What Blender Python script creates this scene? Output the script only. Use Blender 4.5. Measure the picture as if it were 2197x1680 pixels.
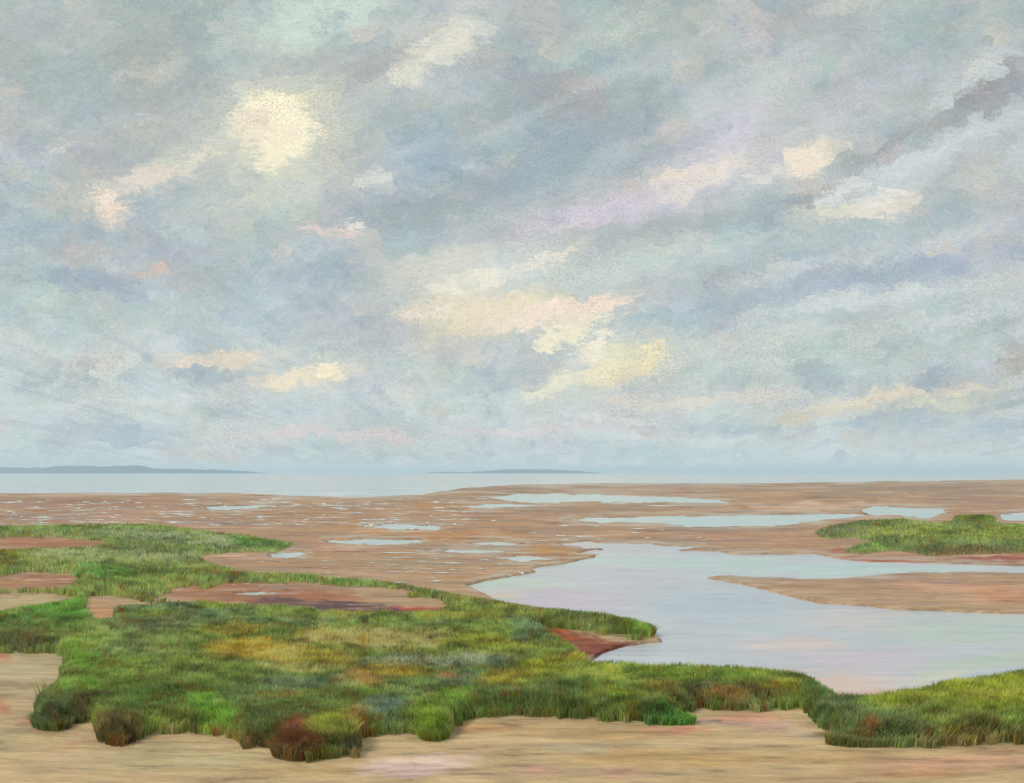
import bpy, math, random
import numpy as np
random.seed(4); rng = np.random.default_rng(11)
for o in list(bpy.data.objects): bpy.data.objects.remove(o)
S = bpy.context.scene
COL = S.collection
R = math.radians

# ------------------------------------------------------------------ camera
CAMH = 5.0                       # eye height, on a low dune above the flats
F = 2136.0; CX = 1098.5; HY = 1014.0      # focal length and horizon in units of a 2197 x 1680 picture
cam = bpy.data.objects.new('camera', bpy.data.cameras.new('camera'))
COL.objects.link(cam); S.camera = cam
cam.location = (0, 0, CAMH); cam.rotation_euler = (R(90), 0, 0)
cam.data.sensor_width = 36; cam.data.lens = 36 * F / 2197
cam.data.shift_y = (HY - 840) / 2197
cam.data.clip_start = 0.1; cam.data.clip_end = 80000

# ------------------------------------------------------------------ light
SUN_AZ, SUN_EL = R(-105), R(46)      # from the left, behind thin cloud
sun = bpy.data.objects.new('sun', bpy.data.lights.new('sun', 'SUN'))
COL.objects.link(sun)
sun.data.energy = 2.2; sun.data.angle = R(12); sun.data.color = (1.0, 0.95, 0.86)
sun.rotation_euler = (R(90) - SUN_EL, 0, math.pi - SUN_AZ)
S.view_settings.view_transform = 'Standard'; S.view_settings.look = 'None'
S.view_settings.exposure = 0; S.view_settings.gamma = 1
S.view_settings.use_curve_mapping = False

def lin(c):
    c = np.asarray(c, float) / 255.0
    return np.where(c <= 0.04045, c / 12.92, ((c + 0.055) / 1.055) ** 2.4)

class NT:
    """small helper for node graphs"""
    def __init__(s, tree): s.t = tree; tree.nodes.clear()
    def n(s, kind, **kw):
        x = s.t.nodes.new(kind)
        for k, v in kw.items():
            if k == 'ins':
                for i, val in v.items():
                    if isinstance(val, bpy.types.NodeSocket): s.t.links.new(val, x.inputs[i])
                    else: x.inputs[i].default_value = val
            else: setattr(x, k, v)
        return x
    def m(s, op, a, b=0.0, c=None, clamp=False):
        ins = {0: a, 1: b}
        if c is not None: ins[2] = c
        return s.n('ShaderNodeMath', operation=op, use_clamp=clamp, ins=ins).outputs[0]
    def mix(s, f, a, b, mode='MIX'):
        x = s.n('ShaderNodeMix', data_type='RGBA', blend_type=mode)
        for i, v in ((0, f), (6, a), (7, b)):
            if isinstance(v, bpy.types.NodeSocket): s.t.links.new(v, x.inputs[i])
            else: x.inputs[i].default_value = v if i == 0 else (*v, 1)[:4]
        return x.outputs[2]
    def xyz(s, x=0.0, y=0.0, z=0.0):
        return s.n('ShaderNodeCombineXYZ', ins={0: x, 1: y, 2: z}).outputs[0]
    def noise(s, vec, scale, detail=4, rough=0.55, dist=0.0):
        return s.n('ShaderNodeTexNoise', ins={'Vector': vec, 'Scale': scale, 'Detail': detail, 'Roughness': rough, 'Distortion': dist})
    def ramp(s, f, stops, interp='LINEAR'):
        x = s.n('ShaderNodeValToRGB', ins={0: f}); cr = x.color_ramp; cr.interpolation = interp
        while len(cr.elements) < len(stops): cr.elements.new(0.5)
        for e, (p, c) in zip(cr.elements, stops): e.position = p; e.color = (*c, 1)
        return x.outputs[0]
    def rng(s, f, a, b, c=0.0, d=1.0):
        k_ = (d - c) / (b - a)       # plain arithmetic keeps the order of evaluation, which a clamping node would not
        return s.m('MINIMUM', s.m('MAXIMUM', s.m('MULTIPLY_ADD', f, k_, c - a * k_), min(c, d)), max(c, d))

# ------------------------------------------------------------------ sky: a broken layer of cloud over the marsh
W = bpy.data.worlds.new('World'); S.world = W; W.use_nodes = True
g = NT(W.node_tree)
geo = g.n('ShaderNodeTexCoord').outputs['Generated']
dirn = g.n('ShaderNodeVectorMath', operation='NORMALIZE', ins={0: geo}).outputs[0]
sx = g.n('ShaderNodeSeparateXYZ', ins={0: dirn})
dx, dy, dz = sx.outputs
az = g.m('ARCTAN2', dx, dy)
hor = g.m('SQRT', g.m('ADD', g.m('MULTIPLY', dx, dx), g.m('MULTIPLY', dy, dy)))
tel = g.m('DIVIDE', g.m('ABSOLUTE', dz), g.m('MAXIMUM', hor, 0.02))          # tangent of elevation
# the cloud bank repeats, mirrored, all the way round the horizon
LIM = R(33)
azf = g.m('SUBTRACT', g.m('PINGPONG', g.m('ADD', az, LIM), 2 * LIM), LIM)
u = g.m('TANGENT', azf)
v = g.m('DIVIDE', tel, g.m('COSINE', azf))
uv = g.xyz(u, v, 0.0)
# ragged, brushy edges: several scales of warp, the finest like scumbled paint
w1 = g.noise(uv, 5.0, 3, 0.6)
w2 = g.noise(uv, 34.0, 3, 0.7)
w3 = g.noise(uv, 560.0, 2, 0.7)
w4 = g.noise(uv, 120.0, 2, 0.7)
def centred(nz, amp):
    a = g.n('ShaderNodeVectorMath', operation='SUBTRACT', ins={0: nz.outputs['Color'], 1: (0.5, 0.5, 0.5)}).outputs[0]
    return g.n('ShaderNodeVectorMath', operation='MULTIPLY', ins={0: a, 1: amp}).outputs[0]
def vadd(a, b): return g.n('ShaderNodeVectorMath', operation='ADD', ins={0: a, 1: b}).outputs[0]
wuv = vadd(vadd(uv, centred(w1, (0.055, 0.035, 0))), centred(w2, (0.045, 0.03, 0)))
# brush strokes: each voronoi cell takes the colour found at its own centre
rot = g.n('ShaderNodeMapping', ins={'Vector': wuv, 'Rotation': (0, 0, R(-18)), 'Scale': (1, 2.1, 1)})
vor = g.n('ShaderNodeTexVoronoi', voronoi_dimensions='2D', ins={'Vector': rot.outputs[0], 'Scale': 30.0, 'Randomness': 1.0})
back = g.n('ShaderNodeMapping', vector_type='TEXTURE', ins={'Vector': vor.outputs['Position'], 'Rotation': (0, 0, R(-18)), 'Scale': (1, 2.1, 1)})
# (TEXTURE mapping is the inverse of POINT only in another order of steps, so undo it by hand)
un = g.n('ShaderNodeSeparateXYZ', ins={0: vor.outputs['Position']})
ca, sa = math.cos(R(-18)), math.sin(R(-18))
px_, py_ = un.outputs[0], un.outputs[1]
ux = g.m('ADD', g.m('MULTIPLY', px_, ca), g.m('MULTIPLY', py_, sa))
uy = g.m('DIVIDE', g.m('SUBTRACT', g.m('MULTIPLY', py_, ca), g.m('MULTIPLY', px_, sa)), 2.1)
cell = g.xyz(ux, uy, 0.0)
g.t.nodes.remove(back)
mixv = g.n('ShaderNodeMix', data_type='VECTOR', ins={0: 0.55, 4: wuv, 5: cell}).outputs[1]
calm = g.rng(v, 0.0, 0.14, 0.25, 1.0)                 # flatter, longer strokes near the horizon
def soft(vec):
    x = g.n('ShaderNodeVectorMath', operation='SCALE', ins={0: vec}); g.t.links.new(calm, x.inputs['Scale']); return x.outputs[0]
P = vadd(mixv, soft(vadd(centred(w3, (0.026, 0.022, 0)), centred(w4, (0.020, 0.014, 0)))))
sp = g.n('ShaderNodeSeparateXYZ', ins={0: P})
pv = sp.outputs[1]
def vy(py): return (HY - py) / F
base = g.ramp(g.m('DIVIDE', pv, 0.6), [(max(0, vy(y)) / 0.6, tuple(lin(c))) for y, c in
    [(1014, (220, 228, 226)), (975, (208, 220, 221)), (900, (203, 216, 217)), (760, (195, 209, 212)),
     (600, (176, 192, 199)), (420, (166, 182, 190)), (220, (165, 180, 185)), (0, (171, 186, 186)), (-200, (174, 188, 190))]])
# cloud texture proper, lying in a sheet overhead so that its streets run to the horizon
pz = g.m('ADD', g.m('ABSOLUTE', dz), 0.07)
cpl = g.xyz(g.m('DIVIDE', dx, pz), g.m('DIVIDE', dy, pz), 0.0)
cpl = vadd(cpl, centred(w2, (0.16, 0.16, 0)))
cm = g.n('ShaderNodeMapping', ins={'Vector': cpl, 'Rotation': (0, 0, R(-22)), 'Scale': (1.7, 0.26, 1)})
c1 = g.noise(cm.outputs[0], 1.3, 6, 0.62, 0.4)
c2 = g.noise(cm.outputs[0], 3.7, 5, 0.6, 0.3)
col = base
col = g.mix(g.rng(c1.outputs[0], 0.50, 0.62, 0, 0.60), col, lin((208, 214, 214)))
col = g.mix(g.rng(c1.outputs[0], 0.48, 0.36, 0, 0.60), col, lin((150, 166, 180)))
huen = g.noise(vadd(P, (3.1, 1.7, 0.0)), 9.0, 3, 0.6)
hs = g.n('ShaderNodeSeparateColor', ins={0: huen.outputs['Color']})
col = g.mix(g.rng(hs.outputs[0], 0.54, 0.66, 0, 0.55), col, lin((184, 184, 198)))
col = g.mix(g.rng(hs.outputs[1], 0.54, 0.66, 0, 0.50), col, lin((168, 200, 198)))
col = g.mix(g.rng(hs.outputs[2], 0.55, 0.68, 0, 0.50), col, lin((208, 200, 186)))
BL = [ # px, py, rx, ry, tilt, colour, strength
 (250,150,300,170,0,(160,178,176),.6),(690,30,150,60,-15,(205,220,210),.9),(540,80,90,60,0,(188,204,200),.6),
 (1010,20,120,50,0,(186,200,204),.6),(330,150,80,28,-15,(203,206,196),.7),(130,40,120,50,0,(182,192,190),.5),(30,180,60,200,0,(168,176,186),.5),
 (690,125,170,48,8,(148,156,168),.9),(860,140,120,50,0,(152,164,182),.7),(930,115,110,38,-30,(222,222,210),1.0),(985,130,60,22,-20,(212,210,196),.7),(870,165,60,22,-50,(205,210,205),.6),
 (930,205,120,65,0,(182,190,202),.7),(820,260,130,80,10,(148,174,198),.85),(930,350,130,45,0,(148,174,202),.8),
 (1060,130,80,40,30,(158,162,176),.6),(690,330,100,50,0,(150,162,178),.8),(740,330,60,30,0,(146,158,180),.6),
 (390,350,140,30,-25,(208,208,196),.9),(335,385,75,18,-15,(226,218,206),.95),(250,270,110,18,-15,(196,208,208),.6),
 (380,280,140,50,-20,(172,186,184),.5),(480,350,70,48,0,(160,166,190),.85),
 (240,443,32,24,0,(238,220,204),1.1),(180,452,100,20,-12,(206,210,196),.8),(190,470,60,14,0,(222,206,176),.5),(270,490,50,24,30,(205,198,186),.6),
 (520,420,100,55,-60,(208,210,194),.8),(640,430,75,70,0,(178,200,202),.8),(540,400,24,50,0,(222,206,178),.5),
 (750,440,130,48,5,(144,168,190),.85),(890,450,100,40,0,(158,176,192),.6),(1020,430,120,60,0,(148,172,192),.8),(620,500,120,30,0,(160,176,190),.5),
 (790,385,45,10,-6,(214,218,214),1.0),(1005,348,26,10,0,(210,214,222),1.0),(905,410,18,16,-40,(200,212,212),.7),
 (150,500,140,50,0,(158,183,202),.8),(170,545,100,24,0,(192,190,190),.8),(325,580,42,14,0,(208,192,188),.9),(180,607,130,28,6,(150,175,203),1.0),
 (90,640,110,30,0,(184,206,202),.8),(460,600,100,30,0,(170,184,198),.5),(250,700,240,50,-3,(184,204,208),.6),
 (740,600,150,26,-4,(160,176,198),.7),(860,620,120,25,-5,(176,188,200),.5),(760,700,150,45,0,(182,190,210),.85),(490,668,45,9,0,(160,182,208),.8),(640,670,90,11,0,(166,188,206),.6),
 (960,585,130,38,-12,(214,214,204),.9),(1110,560,160,28,-18,(206,214,212),.9),(1030,605,110,34,-10,(216,210,190),.9),(870,590,90,24,0,(204,206,206),.7),
 (1060,668,200,36,-4,(232,222,196),1.0),(1110,650,110,18,-8,(234,214,170),.8),(1230,664,130,15,-9,(244,226,210),1.3),(1120,690,90,14,-6,(240,224,208),1.1),(910,678,50,11,-6,(238,228,214),1.2),(990,715,110,14,5,(216,208,180),.7),
 (1215,713,78,20,-27,(240,234,208),1.3),(1345,770,85,32,-12,(244,234,192),1.4),(1200,818,85,12,-24,(238,234,208),1.1),(1290,790,60,20,-30,(238,232,200),.9),
 (1110,790,120,40,-10,(176,192,208),.6),(1010,820,110,26,-8,(176,196,210),.5),
 (660,802,115,17,-8,(238,226,202),1.2),(718,786,30,13,-10,(250,236,208),1.2),(470,768,120,14,-5,(232,218,200),1.1),(235,778,55,12,0,(218,204,196),.7),(420,797,105,10,9,(158,184,207),.9),(840,800,80,22,0,(178,196,210),.6),
 (1370,265,180,45,-32,(150,170,188),.85),(1230,330,200,42,-28,(150,173,194),.95),(1200,370,200,30,-20,(152,176,196),.7),(1110,335,30,14,0,(214,208,182),.7),
 (1330,445,210,38,-14,(190,188,208),1.0),(1400,410,110,34,-20,(190,186,206),.8),(1490,365,85,20,-24,(242,230,212),1.5),(1440,380,50,12,-15,(236,224,208),.9),(1640,390,100,50,-20,(178,188,204),.6),
 (1735,335,62,30,-32,(240,228,212),1.35),(1790,305,40,20,-30,(222,218,206),.8),(1600,310,90,50,-30,(180,192,200),.7),
 (1290,500,130,28,-5,(152,162,174),.8),(1180,480,80,26,0,(156,170,182),.6),(1060,520,90,30,-10,(160,172,184),.6),
 (2090,230,130,34,-38,(150,150,156),.95),(1900,320,150,22,-35,(146,152,166),.9),(1700,440,90,24,-25,(146,164,182),.85),(1740,420,70,12,-30,(156,152,152),.8),(2160,150,60,40,-40,(158,154,152),.6),
 (2020,320,190,34,-27,(178,194,208),.9),(2130,150,100,22,-42,(184,200,208),.8),(1880,370,80,36,-25,(180,190,206),.8),
 (1860,443,110,16,-9,(226,220,208),1.25),(1800,408,75,13,-28,(216,220,218),1.0),(1760,450,60,10,-5,(216,216,196),.9),
 (1950,480,200,50,-8,(164,182,198),.7),(1450,550,250,30,-6,(194,208,210),.7),(1260,590,150,36,-6,(202,216,214),.85),(1650,590,170,20,-14,(196,206,212),.7),
 (2000,570,300,40,-6,(160,178,208),1.0),(1700,640,260,24,-11,(164,182,208),.85),(1500,670,190,26,-10,(160,186,204),.8),
 (1500,620,150,30,-8,(198,208,206),.5),(1900,640,300,18,-6,(190,206,216),.9),(1850,700,350,28,-6,(190,208,216),.8),(2120,610,40,40,-50,(184,204,208),.6),
 (1620,770,340,60,-5,(192,212,212),.9),(1900,780,200,40,-6,(178,202,208),.6),(1400,720,90,16,0,(190,208,216),.6),(1980,740,120,20,0,(170,196,206),.6),(2170,760,46,40,-30,(164,158,156),.8),
 (700,932,130,13,-3,(218,208,210),1.1),(860,936,70,7,3,(222,208,208),.9),(1160,923,190,9,0,(220,212,216),1.0),(620,925,60,8,0,(210,212,214),.7),
 (1500,850,240,12,-3,(222,218,208),1.0),(1930,852,200,11,-8,(224,216,198),1.2),(1770,885,70,20,-15,(220,210,188),1.1),(2000,870,90,10,-5,(212,218,198),.8),(2080,815,50,10,-10,(202,196,206),.8),
 (1570,915,130,12,0,(160,188,212),1.0),(2030,915,180,36,-3,(170,192,212),.95),(2080,870,14,20,0,(164,184,206),.6),(1900,900,90,24,-20,(168,192,210),.7),
 (1390,978,140,17,6,(176,216,224),1.1),(1620,960,240,16,0,(188,214,222),.7),(1830,997,330,24,0,(214,222,226),1.1),(1150,985,120,14,0,(200,216,214),.6),(1750,850,60,10,0,(186,212,208),.6),
 (430,975,120,17,0,(208,200,198),.9),(250,935,130,34,0,(168,188,206),.85),(120,900,120,40,0,(190,206,214),.6),(470,985,40,8,0,(216,190,182),.5),(620,880,200,40,0,(192,208,214),.6),
 (1650,330,520,60,-27,(196,198,208),.8),(1900,220,420,46,-32,(176,190,200),.7),(2050,330,330,40,-30,(186,198,208),.8),(1750,500,420,40,-16,(178,192,202),.6),(1800,560,380,16,-12,(206,212,214),.6),(1950,690,360,20,-10,(202,214,218),.7),(1500,760,300,16,-10,(206,214,212),.6),
 (1320,445,220,26,-14,(210,204,220),.95),(1560,290,120,34,-42,(208,206,218),.85),(2020,325,170,22,-27,(200,211,220),.9),(1880,640,260,14,-9,(204,216,222),.9),(2080,170,110,20,-40,(204,214,220),.85),(1050,1000,500,9,0,(222,228,226),.9),(300,860,240,10,-2,(212,220,220),.8),(1400,940,240,8,0,(214,222,224),.9),(1010,610,100,16,-14,(234,230,216),1.1),(1180,560,90,14,-26,(228,228,218),1.0),(1270,740,50,12,-30,(242,236,216),1.1),(560,930,90,8,0,(224,214,212),.9),(1300,900,160,7,0,(220,222,218),.9),(1640,372,50,12,-22,(226,222,218),.9),(1500,395,110,14,-22,(228,222,216),1.0),(1210,480,50,10,-14,(222,220,216),.9),(1890,418,60,12,-8,(232,228,220),1.1),(150,330,50,10,-15,(214,214,208),.8),(440,330,60,10,-30,(228,224,208),1.0),(700,505,70,12,0,(226,208,204),1.1),(745,490,16,12,0,(228,226,220),1.1),(230,435,26,20,0,(242,228,214),1.1),(905,135,70,14,-35,(230,228,214),1.1),
 (1770,135,24,42,0,(154,196,196),.9),(1230,125,65,36,20,(164,200,198),.9),(1210,200,110,50,0,(166,166,172),.8),(1150,220,90,60,-20,(164,172,176),.6),
 (1580,60,80,70,-40,(184,190,202),.9),(1500,40,60,40,0,(196,200,190),.6),(1090,20,50,30,0,(188,190,206),.7),(1620,225,90,34,-10,(196,206,196),.8),(1540,230,80,70,-50,(184,190,208),.9),(1460,150,80,60,-40,(176,192,200),.5),
 (1350,60,220,60,0,(176,196,196),.6),(1890,160,80,34,-10,(180,188,204),.9),(2000,60,220,80,0,(160,181,190),.8),(1820,60,100,50,0,(166,178,184),.5),(1700,30,60,60,-50,(176,176,178),.6),
 (600,300,220,170,-20,(194,204,200),.8),(590,290,150,110,-20,(212,214,198),.85),(600,400,50,80,-10,(206,210,196),.7),(470,300,90,30,-25,(200,210,206),.8),(505,200,22,16,0,(214,222,220),.9),(600,220,70,22,-10,(240,236,196),.8),
 (588,266,80,58,0,(253,246,218),1.9),(574,314,40,50,0,(250,242,212),1.65),(545,285,50,24,-30,(240,232,208),1.2),(640,228,20,18,0,(244,234,170),.6),
]
thin = g.noise(vadd(mixv, (4.4, 9.1, 0)), 30.0, 4, 0.7)
thinf = g.rng(thin.outputs[0], 0.37, 0.51, 0.5, 1.0)
P1 = g.xyz(sp.outputs[0], sp.outputs[1], 1.0)
# the bright cloud heads keep more of their own outline, combed along the brush direction
mb = g.n('ShaderNodeMix', data_type='VECTOR', ins={0: 0.22, 4: wuv, 5: cell}).outputs[1]
comb = g.noise(g.n('ShaderNodeMapping', ins={'Vector': uv, 'Rotation': (0, 0, R(20)), 'Scale': (.35, 1.5, 1)}).outputs[0], 150.0, 2, 0.7)
PB = vadd(mb, soft(vadd(centred(w3, (0.024, 0.018, 0)), centred(comb, (0.055, 0.02, 0)))))
PB = vadd(g.n('ShaderNodeVectorMath', operation='MULTIPLY', ins={0: PB, 1: (1, 1, 0)}).outputs[0], (0, 0, 1))
def patches(col, items, P1=P1):
    """cloud patches, a couple of dozen to a node group (small trees build far faster than one big one)"""
    grow = 1.22 if P1 is not PB else 1.4
    for i0 in range(0, len(items), 22):
        gt_ = bpy.data.node_groups.new('cloud_patches', 'ShaderNodeTree')
        for nm, ty in (('place', 'NodeSocketVector'), ('thin', 'NodeSocketFloat'), ('colour', 'NodeSocketColor')):
            gt_.interface.new_socket(nm, in_out='INPUT', socket_type=ty)
        gt_.interface.new_socket('colour', in_out='OUTPUT', socket_type='NodeSocketColor')
        q = NT(gt_); gi_ = q.n('NodeGroupInput'); p_, th_, c_ = gi_.outputs[0], gi_.outputs[1], gi_.outputs[2]
        for (x, y, rx, ry, a, c, st) in items[i0:i0 + 22]:
            gy = sum(c) / 3; sat = .72 if c[2] > c[0] + 14 else 1.0
            c = tuple(gy + (v_ - gy) * sat + w for v_, w in zip(c, (0, 2, -1) if sat < 1 else (0, 0, 0)))
            cx, cy, ex, ey = (x - CX) / F, (HY - y) / F, rx * 1.22 / F, ry * grow / F; ca, sa = math.cos(R(-a)), math.sin(R(-a))
            d1 = q.n('ShaderNodeVectorMath', operation='DOT_PRODUCT', ins={0: p_, 1: (ca / ex, sa / ex, -(cx * ca + cy * sa) / ex)}).outputs['Value']
            d2 = q.n('ShaderNodeVectorMath', operation='DOT_PRODUCT', ins={0: p_, 1: (-sa / ey, ca / ey, -(-cx * sa + cy * ca) / ey)}).outputs['Value']
            k_ = (st if st <= 1 else 1 + (st - 1) * .7) * 1.25
            fac = q.m('MINIMUM', q.m('MULTIPLY_ADD', q.m('MULTIPLY_ADD', d2, d2, q.m('MULTIPLY', d1, d1)), -k_, k_), 1.0)
            if st < 1.7: fac = q.m('MULTIPLY', fac, th_)
            top = min(1, 0.48 + st * .56)
            if top < 1: fac = q.m('MULTIPLY', fac, top)
            c_ = q.mix(fac, c_, lin(c))
        q.n('NodeGroupOutput', ins={0: c_})
        gn = g.n('ShaderNodeGroup'); gn.node_tree = gt_
        g.t.links.new(P1, gn.inputs[0]); g.t.links.new(thinf, gn.inputs[1]); g.t.links.new(col, gn.inputs[2])
        col = gn.outputs[0]
    return col
bright = lambda b: sum(b[5]) > 618 and b[6] > .75
col = patches(col, [b for b in BL if not bright(b)])
# every stroke is a touch lighter, darker, warmer or cooler than the next
vor2 = g.n('ShaderNodeTexVoronoi', voronoi_dimensions='2D', ins={'Vector': vadd(rot.outputs[0], centred(w3, (0.03, 0.03, 0))), 'Scale': 17.0, 'Randomness': 1.0})
vor3 = g.n('ShaderNodeTexVoronoi', voronoi_dimensions='2D', ins={'Vector': vadd(rot.outputs[0], centred(w3, (0.02, 0.02, 0))), 'Scale': 62.0, 'Randomness': 1.0})
for vv, amp in ((vor2, .16), (vor3, .15)):
    q_ = g.n('ShaderNodeVectorMath', operation='SUBTRACT', ins={0: vv.outputs['Color'], 1: (.5, .5, .5)}).outputs[0]
    lum = g.n('ShaderNodeSeparateXYZ', ins={0: q_}).outputs[0]
    q_ = g.n('ShaderNodeVectorMath', operation='MULTIPLY', ins={0: q_, 1: (amp * .35, amp * .22, amp * .40)}).outputs[0]
    q_ = vadd(q_, g.xyz(*(g.m('MULTIPLY', lum, amp * .55),) * 3))
    col = g.mix(1.0, col, vadd(q_, (1.0, 1.0, 1.0)), 'MULTIPLY')
mott = g.noise(vadd(P, (1.3, 5.5, 0.0)), 26.0, 4, 0.7)
col = g.mix(g.rng(mott.outputs[0], 0.54, 0.68, 0, 0.34), col, lin((212, 214, 208)))
col = g.mix(g.rng(mott.outputs[0], 0.46, 0.32, 0, 0.30), col, lin((156, 168, 178)))
# long thin streaks: level near the horizon, fanning up to the right higher in the sky
fan = g.n('ShaderNodeMapping', ins={'Vector': g.xyz(g.m('LOGARITHM', g.m('ADD', u, .88), math.e), g.m('DIVIDE', v, g.m('ADD', u, .88)), 0.0), 'Scale': (1.6, 9.0, 1)}).outputs[0]
fan = vadd(fan, centred(w3, (0.05, 0.30, 0)))
fn = g.noise(fan, 2.6, 5, 0.65, 0.3)
fanw = g.rng(u, -.40, .10, .12, .50)
col = g.mix(g.m('MULTIPLY', g.rng(fn.outputs[0], 0.53, 0.64), fanw), col, lin((210, 216, 216)))
col = g.mix(g.m('MULTIPLY', g.rng(fn.outputs[0], 0.47, 0.37), fanw), col, lin((154, 168, 178)))
# finer wisps over the top of the big masses
col = g.mix(g.rng(c2.outputs[0], 0.56, 0.72, 0, 0.22), col, lin((212, 218, 216)))
col = g.mix(g.rng(c2.outputs[0], 0.46, 0.32, 0, 0.28), col, lin((150, 162, 174)))
BR = [b for b in BL if bright(b)]
col = patches(col, [(x, y, rx * 1.5 + 10, ry * 1.6 + 9, a, tuple(.62 * q + .38 * w for q, w in zip(c, (178, 192, 198))), .5) for (x, y, rx, ry, a, c, st) in BR if rx > 25])
col = patches(col, BR, PB)
# dry, broken texture of the cloud
grain = g.noise(g.n('ShaderNodeMapping', ins={'Vector': uv, 'Scale': (1, 1.25, 1)}).outputs[0], 430.0, 2, 0.7)
patch = g.noise(vadd(uv, (7.7, 2.2, 0)), 8.0, 4, 0.65)
dry = g.m('MULTIPLY', g.rng(grain.outputs[0], 0.50, 0.60), g.rng(patch.outputs[0], 0.44, 0.58, 0.12, 0.62))
col = g.mix(dry, col, lin((166, 154, 144)))
hi = g.noise(g.n('ShaderNodeMapping', ins={'Vector': wuv, 'Rotation': (0, 0, R(-12)), 'Scale': (1, 3.2, 1)}).outputs[0], 130.0, 3, 0.7)
val = g.m('ADD', g.m('MULTIPLY', g.m('SUBTRACT', hi.outputs[0], 0.5), 0.55), 1.0)
val = g.m('ADD', val, g.m('MULTIPLY', g.m('SUBTRACT', grain.outputs[0], 0.5), 0.55))
col = g.mix(1.0, col, (1.09, 1.09, 1.06), 'MULTIPLY')
dabn = g.noise(vadd(P, (8.8, 3.3, 0.0)), 16.0, 3, 0.7); dabs_ = g.n('ShaderNodeSeparateColor', ins={0: dabn.outputs['Color']})
col = g.mix(g.rng(dabs_.outputs[0], 0.60, 0.68, 0, .45), col, lin((220, 210, 190)))
col = g.mix(g.rng(dabs_.outputs[1], 0.61, 0.69, 0, .45), col, lin((214, 198, 190)))
col = g.mix(g.rng(dabs_.outputs[2], 0.61, 0.69, 0, .45), col, lin((146, 166, 182)))
vm = g.n('ShaderNodeVectorMath', operation='SCALE', ins={0: col}); g.t.links.new(val, vm.inputs['Scale'])
sky = g.n('ShaderNodeTexSky', sky_type='NISHITA', sun_disc=False, sun_elevation=SUN_EL, sun_rotation=SUN_AZ)
bgn = g.n('ShaderNodeBackground', ins={0: sky.outputs[0], 1: 0.05})
bgc = g.n('ShaderNodeBackground', ins={0: vm.outputs[0], 1: 1.0})
mx = g.n('ShaderNodeMixShader', ins={0: 0.97, 1: bgn.outputs[0], 2: bgc.outputs[0]})
g.n('ShaderNodeOutputWorld', ins={0: mx.outputs[0]})
W.cycles.sampling_method = 'NONE'

# ------------------------------------------------------------------ numpy helpers
def ground(px, py, h=0.0):
    """world x, y of the ground point that is px, py in the photograph"""
    Y = (CAMH - h) * F / (np.asarray(py, float) - HY)
    return (np.asarray(px, float) - CX) * Y / F, Y
def vnoise(x, y, seed=0):
    xi = np.floor(x).astype(np.int64); yi = np.floor(y).astype(np.int64)
    fx = x - xi; fy = y - yi; fx = fx * fx * (3 - 2 * fx); fy = fy * fy * (3 - 2 * fy)
    def h(a, b):
        n = (a * 374761393 + b * 668265263 + seed * 1442695041) & 0xffffffff
        n = ((n ^ (n >> 13)) * 1274126177) & 0xffffffff
        return ((n ^ (n >> 16)) & 0xffff) / 65535.0
    return (h(xi, yi) * (1 - fx) + h(xi + 1, yi) * fx) * (1 - fy) + (h(xi, yi + 1) * (1 - fx) + h(xi + 1, yi + 1) * fx) * fy
def fbm(x, y, seed=0, o=4):
    s = 0; a = .5; t = 0
    for i in range(o):
        s = s + a * vnoise(x * 2 ** i, y * 2 ** i, seed + i * 7); t += a; a *= .55
    return s / t
def sdist(poly, px, py, ys=1.0):
    """signed distance to a polygon, positive inside; y counts ys times"""
    P_ = np.array(poly, float); X = np.asarray(px, float); Y = np.asarray(py, float) * ys
    near = (X > P_[:, 0].min() - 50) & (X < P_[:, 0].max() + 50) & (Y > (P_[:, 1].min() - 50) * ys) & (Y < (P_[:, 1].max() + 50) * ys)
    if not near.all():                                   # far from the polygon the exact distance does not matter
        d = np.full(X.shape, -50.0)
        if near.any(): d[near] = sdist(poly, X[near], Y[near] / ys, ys)
        return d
    ax, ay = P_[:, 0], P_[:, 1] * ys; bx, by = np.roll(ax, -1), np.roll(ay, -1)
    d = np.full(X.shape, 1e9); ins = np.zeros(X.shape, bool)
    for i in range(len(P_)):
        ex, ey = bx[i] - ax[i], by[i] - ay[i]; wx, wy = X - ax[i], Y - ay[i]
        t = np.clip((wx * ex + wy * ey) / (ex * ex + ey * ey + 1e-9), 0, 1)
        d = np.minimum(d, (wx - ex * t) ** 2 + (wy - ey * t) ** 2)
        c = (ay[i] > Y) != (by[i] > Y)
        if ey != 0: ins ^= c & (X < ex * (Y - ay[i]) / ey + ax[i])
    d = np.sqrt(d)
    return np.where(ins, d, -d)
def paint(px, py, base, blobs, warp=14, seed=3):
    """colour of a surface from overlapping patches of its own colours"""
    wx = (fbm(px / 34, py / 13, seed) - .5) * warp * 4.2; wy = (fbm(px / 34 + 9, py / 13, seed + 1) - .5) * warp * 1.6
    X = px + wx; Y = py + wy; c = base.copy()
    for (x, y, rx, ry, a, k, st) in blobs:
        ca, sa = math.cos(R(a)), math.sin(R(a))
        u_ = ((X - x) * ca + (Y - y) * sa) / (rx * 1.25); v_ = (-(X - x) * sa + (Y - y) * ca) / (ry * 1.25)
        f = np.clip((1 - np.sqrt(u_ * u_ + v_ * v_)) * 2.2 * st, 0, 1)[:, None] * min(1, st + .25)
        c = c * (1 - f) + lin(k)[None, :] * f
    return c
def gradc(py, stops):
    ys = [s[0] for s in stops]; cs = np.array([lin(s[1]) for s in stops])
    return np.stack([np.interp(py, ys, cs[:, i]) for i in range(3)], 1)

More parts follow.
